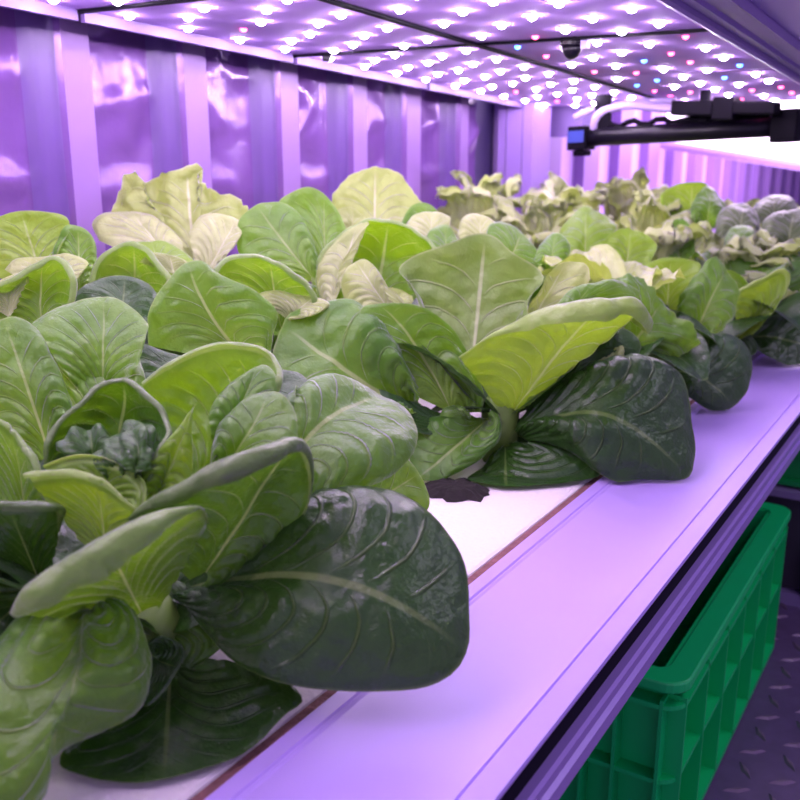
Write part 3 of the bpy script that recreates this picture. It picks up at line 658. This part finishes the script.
# post at the far end of the left wall
po = empty('rack_post', (-.66, 1.40, FLOOR_Z), 'pale lavender upright post at the far end of the corrugated left wall', 'post')
b = MB(); b.box(-.692, -.632, 1.40, 1.412, FLOOR_Z, .60); b.box(-.640, -.632, 1.412, 1.47, FLOOR_Z, .60); b.box(-.692, -.684, 1.412, 1.47, FLOOR_Z, .60)
b.build('channel', M['post'], po)
b = MB(); b.box(-.678, -.676, 1.3985, 1.4, FLOOR_Z + .1, .59); b.box(-.650, -.648, 1.3985, 1.4, FLOOR_Z + .1, .59)
b.build('fold_line', M['lampedge'], po)

# ================================================================== LED PANELS
cols_x = [-.628, -.587, -.546, -.505, -.465]
XL, XM, XR = -.650, -.4365, -.220
def half_dome(r, seg=8):
    V = [(0, 0, -r)]; Fc = []
    for ring_, (rr, zz) in enumerate(((.75, -.7), (1., -.25), (1., 0.))):
        for k in range(seg):
            t = 2 * math.pi * k / seg; V.append((r * rr * math.cos(t), r * rr * math.sin(t), r * zz))
    for k in range(seg):
        k2 = (k + 1) % seg
        Fc.append((0, 1 + k2, 1 + k))
        for q in range(2): Fc.append((1 + q * seg + k, 1 + q * seg + k2, 1 + (q + 1) * seg + k2, 1 + (q + 1) * seg + k))
    return V, Fc
LEDM = {}
for c in 'wrb':
    V, Fc = half_dome(.004 if c == 'w' else .003)
    me = bpy.data.meshes.new('led'); me.from_pydata(V, [], Fc); me.materials.append(M['led_' + c])
    me.polygons.foreach_set('use_smooth', [True] * len(me.polygons)); LEDM[c] = me
ycuts = [-.281, -.003, .275, .553, .831, 1.109, 1.48]
names = {(0, 0): 'left LED panel hanging behind the camera', (1, 0): 'right LED panel hanging behind the camera', (0, 1): 'left LED panel hanging straight over the nearest lettuce', (1, 1): 'right LED panel hanging straight over the nearest lettuce', (1, 2): 'right LED panel hanging just above the top edge of the view',
         (0, 2): 'LED panel nearest the camera in the top left corner, beside the wall', (0, 3): 'left LED panel above the first corrugations, between two dark cross seams',
         (0, 4): 'left LED panel just beyond the small clip on the wall side', (0, 5): 'left LED panel at the far end, above the pale post',
         (1, 3): 'right LED panel before the cross seam with the black camera dome', (1, 4): 'right LED panel with blue lights just behind the black camera dome',
         (1, 5): 'right far LED panel with red and blue lights above the black tube'}
for side in (0, 1):
    for k in range(1, 6):
        x0, x1 = (XL, XM - .0035) if side == 0 else (XM + .0035, XR)
        y0, y1 = ycuts[k] + .0035, ycuts[k + 1] - .0035
        ym = (y0 + y1) / 2
        pn = empty('led_panel', ((x0 + x1) / 2, ym, lampz(ym)), names[(side, k)], 'LED panel', 'LED panels over the growing shelf')
        b = MB(); b.sbox(x0, x1, y0, y1, 0, .007); b.build('board', M['board'], pn, bevel=.0008)
        if side == 0:
            b = MB(); b.sbox(x0 - .006, x0 - .0005, y0, y1, -.0085, .012); b.build('edge_trim', M['lampedge'], pn)
        nr = int(round((y1 - y0) / .0675)); r = random.Random(side * 10 + k)
        for j in range(nr):
            for i in range(5):
                if side == 0: x = [-.629, -.588, -.546, -.505, -.4635][i]
                else: x = [-.408, -.368, -.329, -.289, -.249][i]
                y = y0 + (j + .5) * (y1 - y0) / nr + (.02 if i % 2 else -.006)
                c = 'w'; u = r.random()
                if side == 1 and k >= 4:
                    c = 'b' if u < .2 else 'r' if u < .38 else 'w'
                elif u < .05: c = 'r'
                o = bpy.data.objects.new('led', LEDM[c]); link(o, pn)
                o.location = Vector((x, y, lampz(y))) - Vector(pn.location)
                if c != 'w': o['label'] = {'b': 'blue LED', 'r': 'red LED'}[c]
# backing tray of the upper shelf that carries the panels
b = MB(); b.sbox(WX + .012, -.2, -.29, 1.49, .009, .03)
tag(b.build('upper_shelf_tray', M['gap']), 'dark tray of the upper shelf, showing as the seams between the LED panels', 'shelf')
# aluminium beam along the right side
bm_ = empty('upper_shelf_beam', (-.19, .8, lampz(.8)), 'dark purple ridged beam along the right side of the LED panels', 'beam')
def slant(prof, y0, y1, name, mat):
    b = MB(); n = len(prof)
    b.v = [(x, y0, lampz(y0) + z) for x, z in prof] + [(x, y1, lampz(y1) + z) for x, z in prof]
    for i in range(n):
        j = (i + 1) % n; b.f.append((i, j, n + j, n + i)); b.mi.append(0)
    b.f.append(tuple(range(n))[::-1]); b.f.append(tuple(n + i for i in range(n))); b.mi += [0, 0]
    return b.build(name, mat, bm_)
slant([(-.2185, -.004), (-.2125, -.006), (-.2105, -.004), (-.2105, .01), (-.2185, .01)], .2, 3.0, 'rail_lip', M['beamlip'])
slant([(-.2100, .000), (-.2000, -.001), (-.1980, .002), (-.1900, .002), (-.1880, .000), (-.1790, .0005), (-.1790, .05), (-.2100, .05)], .2, 3.0, 'profile', M['beam'])
slant([(-.1785, -.001), (-.1755, -.002), (-.1755, .06), (-.1785, .06)], .2, 3.0, 'outer_lip', M['beamlip'])
slant([(-.1750, .006), (-.135, .012), (-.135, .09), (-.1750, .09)], .2, 3.0, 'outer_profile', M['beam'])

# hanging camera dome and small clip at the cross seams
q = onz(599, 44, lampz(.85)); q = Vector((-.345, .842, lampz(.842)))
cd = empty('camera_dome', q, 'small black camera dome hanging under the LED panels at the cross seam', 'camera')
b = MB(); b.tube([q + Vector((0, 0, .002)), q + Vector((0, 0, -.005))], .0105, 16); b.build('mount', M['black'], cd)
b = MB(); b.tube([q + Vector((0, 0, -.005)), q + Vector((0, 0, -.010)), q + Vector((0, 0, -.0145)), q + Vector((0, 0, -.017))], [.0088, .0085, .006, .002], 16); b.build('dome', M['black'], cd, smooth=True)
b = MB(); b.box(q.x + .010, q.x + .016, q.y - .004, q.y + .004, q.z - .009, q.z); b.build('clip', M['cable'], cd)
q = Vector((-.612, .833, lampz(.833)))
cl = empty('seam_clip', q, 'tiny black clip on the cross seam of the left LED panels', 'clip')
b = MB(); b.box(q.x - .010, q.x + .012, q.y - .003, q.y + .003, q.z - .002, q.z + .001); b.build('bar', M['black'], cl)
b = MB(); b.box(q.x - .003, q.x + .005, q.y - .003, q.y + .003, q.z - .008, q.z - .002); b.build('tab', M['black'], cl, bevel=.001)
for yy, lb in ((.553, 'black strip imitating the dark seam gap across LED panels at the top left corner'), (.831, 'black strip imitating the dark seam gap across LED panels, at camera dome and clip')):  # added black strips imitate the shaded gaps between the boards
    b = MB(); b.sbox(XL - .004, XR, yy - .0028, yy + .0028, -.0022, -.0002)
    tag(b.build('dark_seam', M['matt']), lb, 'seam strip', 'dark seam strips imitating gaps between LED panels')
b = MB(); b.sbox(XM - .003, XM + .003, -.003, 1.48, -.0024, -.0002)  # same black stand-in for the shaded gap, lengthwise
tag(b.build('dark_seam', M['matt']), 'long black strip imitating the dark seam gap between left and right LED panels', 'seam strip', 'dark seam strips imitating gaps between LED panels')

# ------------------------------------------------------------------ black tube with end caps, hangers and cables
A = W3(584, 138, 1.40); B = W3(786, 126, 1.22)
bar = empty('tube_light', (A + B) / 2, 'long black tube with blue tipped end hanging across the far end of the lamps', 'tube')
b = MB(); b.tube([A, B], .0125, 20); b.build('tube', M['black'], bar, smooth=True)
D = (B - A).normalized(); Nn = Vector((-D.y, D.x, 0)).normalized()
def obox(c, l, wd, h, name, mat, parent, bev=.002):
    n = []
    for sx in (-1, 1):
        for sy in (-1, 1):
            for sz in (-1, 1): n.append(c + D * sx * l + Nn * sy * wd + Vector((0, 0, sz * h)))
    return_f = [(0, 1, 3, 2), (4, 6, 7, 5), (0, 4, 5, 1), (2, 3, 7, 6), (0, 2, 6, 4), (1, 5, 7, 3)]
    o = mesh_obj(name, n, return_f, mat, parent)
    if bev:
        md = o.modifiers.new('bevel', 'BEVEL'); md.width = bev; md.segments = 2
    return o
ec = obox(A - D * .004, .015, .016, .0165, 'end_cap', M['matt'], bar)
o = mesh_obj('label_plate', [A - D * .004 - Nn * .0165 + D * x * .0125 + Vector((0, 0, z)) - Nn * k * .0012 for k in (0, 1) for x in (-1, 1) for z in (-.006, .010)],
             [(0, 1, 3, 2), (4, 6, 7, 5), (0, 4, 5, 1), (2, 3, 7, 6), (0, 2, 6, 4), (1, 5, 7, 3)], M['blue'], ec)
o['label'] = 'blue plate'
obox(A - D * .002 + Vector((0, 0, -.021)), .010, .010, .004, 'foot', M['matt'], bar)
obox(B + D * .002, .016, .017, .020, 'end_cap', M['matt'], bar)
for t in (.10, .62):
    c = A + (B - A) * t
    top = lampz(c.y) - c.z
    obox(c + Vector((0, 0, top / 2 + .004)), .006 if t > .5 else .012, .004, top / 2 - .002, 'hanger', M['matt'], bar, .001)
bp_ = []
for k in range(25):
    t = k / 24; c = A + (B - A) * (.08 + .92 * t)
    bp_.append(c + Vector((0, 0, .016 + .004 * math.sin(t * 40) * (t < .5))))
b = MB(); b.tube(bp_, .004, 8); b.build('cable_run', M['matt'], bar, smooth=True)
# flat black connector plates and pale cables just under the lamp edge
c1, c2 = W3(675, 107, 1.30), W3(778, 107, 1.19)
b = MB(); d_ = (c2 - c1)
for t0, t1, h in ((0, .42, .011), (.42, .62, .016), (.62, 1., .009)):
    p0, p1 = c1 + d_ * t0, c1 + d_ * t1
    n = len(b.v)
    for p in (p0, p1):
        for yy in (-.02, .02):
            for zz in (-h, h * .7): b.v.append((p.x, p.y + yy, p.z + zz))
    for q in ((0, 1, 3, 2), (4, 6, 7, 5), (0, 4, 5, 1), (2, 3, 7, 6), (0, 2, 6, 4), (1, 5, 7, 3)):
        b.f.append(tuple(n + i for i in q)); b.mi.append(0)
o = b.build('driver_box', M['matt'], bevel=.002)
tag(o, 'flat black driver box under the far edge of the right LED panels', 'driver box')
def cable(pts, r, label, mat=M['cable']):
    P = [W3(*p) for p in pts]
    R, _ = resample([tuple(p) for p in P], 28)
    b = MB(); b.tube(R, r, 8)
    return tag(b.build('cable', mat, smooth=True), label, 'cable', 'cables above the black tube')
cable([(596, 136, 1.39), (594, 122, 1.385), (604, 111, 1.38), (630, 105, 1.36), (660, 108, 1.34), (684, 108, 1.31)], .006, 'thick pale cable arching from the blue tipped end of the black tube')
cable([(574, 118, 1.42), (600, 107, 1.41), (640, 102, 1.39), (675, 100, 1.36)], .005, 'pale cable lying highest, tight under the lamp edge')
cable([(730, 98, 1.27), (745, 106, 1.26), (765, 112, 1.24), (785, 116, 1.22)], .005, 'short pale cable drooping over the black driver box at the right')

# ------------------------------------------------------------------ second bay far behind: leaning light panel
a0, a1 = W3(668, 140, 2.42), W3(806, 164, 2.22)
a2, a3 = a0 + Vector((-.02, .03, .085)), a1 + Vector((-.02, .03, .16))
lp = empty('light_panel', (a0 + a1) / 2, 'bright white light panel far behind the black tube, against the back wall', 'light panel')
nrm = (a1 - a0).cross(a2 - a0).normalized() * .012
mesh_obj('diffuser', [a0, a1, a3, a2] + [p + nrm * -1 for p in (a0, a1, a3, a2)], [(0, 1, 2, 3), (7, 6, 5, 4), (0, 4, 5, 1), (1, 5, 6, 2), (2, 6, 7, 3), (3, 7, 4, 0)], M['glow'], lp)
b = MB(); b.tube([a0 - Vector((.02, 0, .010)), a1 - Vector((-.02, 0, .010))], .010, 8); b.build('frame_bar', M['rail'], lp)
b = MB(); b.tube([a0 + (a2 - a0) * 1.03, a1 + (a3 - a1) * 1.03], .010, 8); b.build('frame_bar', M['rail'], lp)
e0, e1 = W3(520, 104, 1.62), W3(585, 104, 1.62)
b = MB(); b.box(e0.x, e1.x, e0.y + .05, e0.y + .09, .018, .09)
tag(b.build('cross_beam', M['beam']), 'dark purple cross beam behind the pale post', 'beam')

# ================================================================== CRATE
def crate(name, x0, x1, y0, y1, z0, z1, mat, label, far=False):
    cr = empty(name, ((x0 + x1) / 2, (y0 + y1) / 2, z0), label, 'crate')
    t = .006; g = .018          # body stands in from the rim
    bx0, bx1, by0, by1 = x0 + g, x1 - g, y0 + g, y1 - g
    b = MB()
    b.box(bx0, bx1, by0, by1, z0, z0 + .006)
    for (a0, a1, c0, c1) in ((bx0, bx0 + t, by0, by1), (bx1 - t, bx1, by0, by1), (bx0 + t, bx1 - t, by0, by0 + t), (bx0 + t, bx1 - t, by1 - t, by1)):
        b.box(a0, a1, c0, c1, z0 + .006, z1 - .002)
    b.build('body', mat, cr)
    # ribs
    b = MB(); rw = .0028
    ys = [by0 + (by1 - by0) * k / 6 for k in range(7)]
    for y in ys:
        for (xa, xb) in ((bx1 - .001, x1 - .002), (x0 + .002, bx0 + .001)):
            b.box(xa, xb, y - rw / 2, y + rw / 2, z0 + .004, z1 - .018)
    xs = [bx0 + (bx1 - bx0) * k / 4 for k in range(5)]
    xs = xs[:-1] + [bx1 - .036, bx1]
    for x in xs:
        for (ya, yb) in ((y0 + .002, by0 + .001), (by1 - .001, y1 - .002)):
            b.box(x - rw / 2, x + rw / 2, ya, yb, z0 + .004, z1 - .018)
    b.build('ribs', mat, cr)
    b = MB()
    def frame(za, zb, out):
        o_ = g - out
        X0, X1, Y0, Y1 = x0 + o_, x1 - o_, y0 + o_, y1 - o_
        def rr(x0_, x1_, y0_, y1_, r):
            P = []
            for (cx, cy, a0) in ((x1_ - r, y1_ - r, 0), (x0_ + r, y1_ - r, 90), (x0_ + r, y0_ + r, 180), (x1_ - r, y0_ + r, 270)):
                for k in range(7):
                    a = math.radians(a0 + k * 15); P.append((cx + r * math.cos(a), cy + r * math.sin(a)))
            return P
        po_, pi_ = rr(X0, X1, Y0, Y1, .02), rr(bx0 + t * .5, bx1 - t * .5, by0 + t * .5, by1 - t * .5, .012)
        n = len(b.v); k = len(po_)
        for P, z in ((po_, za), (po_, zb), (pi_, zb), (pi_, za)): b.v += [(x, y, z) for x, y in P]
        for ring_ in range(4):
            r2 = (ring_ + 1) % 4
            for i in range(k):
                j = (i + 1) % k
                b.f.append((n + ring_ * k + i, n + ring_ * k + j, n + r2 * k + j, n + r2 * k + i)); b.mi.append(0)
    frame(z1 - .010, z1, g + 0.0)
    b.build('rim', mat, cr, bevel=.002)
    b = MB(); frame(z1 - .026, z1 - .022, g - .002); frame(z1 - .095, z1 - .091, g - .004); frame(z0 + .004, z0 + .010, g - .002)
    b.build('band', mat, cr)
    return cr
crate('storage_crate', -.44, -.152, .655, 1.10, FLOOR_Z, -.40, M['crate'], 'large green ribbed plastic crate on the floor under the growing shelf')

# far shelf with another green crate at the right edge of the view
q = onz(790, 606, FLOOR_Z)
yb = q.y; xb = q.x
rk = empty('equipment_stand', (xb, yb + .1, FLOOR_Z), 'dark low stand with pale frame on the checker plate floor at the right edge', 'stand')
b = MB(); b.box(xb - .06, xb + .4, yb + .012, yb + .2, FLOOR_Z + .02, FLOOR_Z + .145); b.build('panel', M['cab'], rk)
b = MB(); b.box(xb - .08, xb + .4, yb, yb + .2, FLOOR_Z, FLOOR_Z + .018); b.build('plinth', M['cabpale'], rk)
b = MB(); b.box(xb + .012, xb + .045, yb - .004, yb + .03, FLOOR_Z + .0185, FLOOR_Z + .09); b.build('post', M['cabpale'], rk)
b = MB(); b.box(xb - .08, xb + .4, yb, yb + .21, FLOOR_Z + .146, FLOOR_Z + .155); b.build('top_plate', M['cabpale'], rk)
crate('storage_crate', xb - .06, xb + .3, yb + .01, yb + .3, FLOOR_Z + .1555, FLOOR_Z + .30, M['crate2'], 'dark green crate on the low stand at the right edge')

# substrate plug with the shade of its planting hole put into the dark colour
q = onz(455, 491, SZ)
b = MB(); rr = random.Random(3)
ringp = []
n = 28
for k in range(n):
    a = 2 * math.pi * k / n; r = 1 + .18 * rr.uniform(-1, 1)
    ringp.append((q.x + .026 * r * math.cos(a), q.y + .022 * r * math.sin(a)))
b.v = [(x, y, SZ + .0003) for x, y in ringp] + [(q.x + (x - q.x) * .6, q.y + (y - q.y) * .6, SZ + .004 + .002 * rr.random()) for x, y in ringp] + [(q.x, q.y, SZ + .006)]
for k in range(n):
    j = (k + 1) % n
    b.f += [(k, j, n + j, n + k), (n + k, n + j, 2 * n)]; b.mi += [0, 0]
tag(b.build('growing_plug', M['soil']), 'peaty plug, darkened like its shadowed planting hole, under the big rolled-leaf lettuce', 'plug')

# unseen area light added to brighten the far wall and back lettuces
ld = bpy.data.lights.new('far_bay_fill', 'AREA'); ld.shape = 'RECTANGLE'; ld.size = .5; ld.size_y = 1.2; ld.energy = 24; ld.color = (.95, .75, 1)
lo = bpy.data.objects.new('far_bay_fill', ld); lo.location = (-.35, 2.5, .42); COL.objects.link(lo)

la = bpy.data.lights.new('aisle_fill', 'AREA'); la.shape = 'RECTANGLE'; la.size = .25; la.size_y = 1.4; la.energy = 4.2; la.color = (.85, .75, 1)  # added area light, out of view, to lift the floor and crate
ao = bpy.data.objects.new('aisle_fill', la); ao.location = (.45, 1.0, .6); COL.objects.link(ao)


# ------------------------------------------------------------------ camera, world, render look
cam = bpy.data.cameras.new('camera'); co = bpy.data.objects.new('camera', cam); COL.objects.link(co)
cam.sensor_width = 36; cam.lens = 36 * F / 800; cam.clip_start = .02; cam.clip_end = 50
co.rotation_euler = (math.pi / 2 - PIT, 0, YAW)
cam.dof.use_dof = True; cam.dof.focus_distance = .56; cam.dof.aperture_fstop = 13
SC.camera = co
w = bpy.data.worlds.new('world'); SC.world = w; w.use_nodes = True
bg = w.node_tree.nodes['Background']
bg.inputs['Color'].default_value = (.62, .46, .92, 1); bg.inputs['Strength'].default_value = .62
SC.view_settings.view_transform = 'Standard'; SC.view_settings.look = 'None'
SC.view_settings.exposure = 0.5; SC.view_settings.gamma = 1
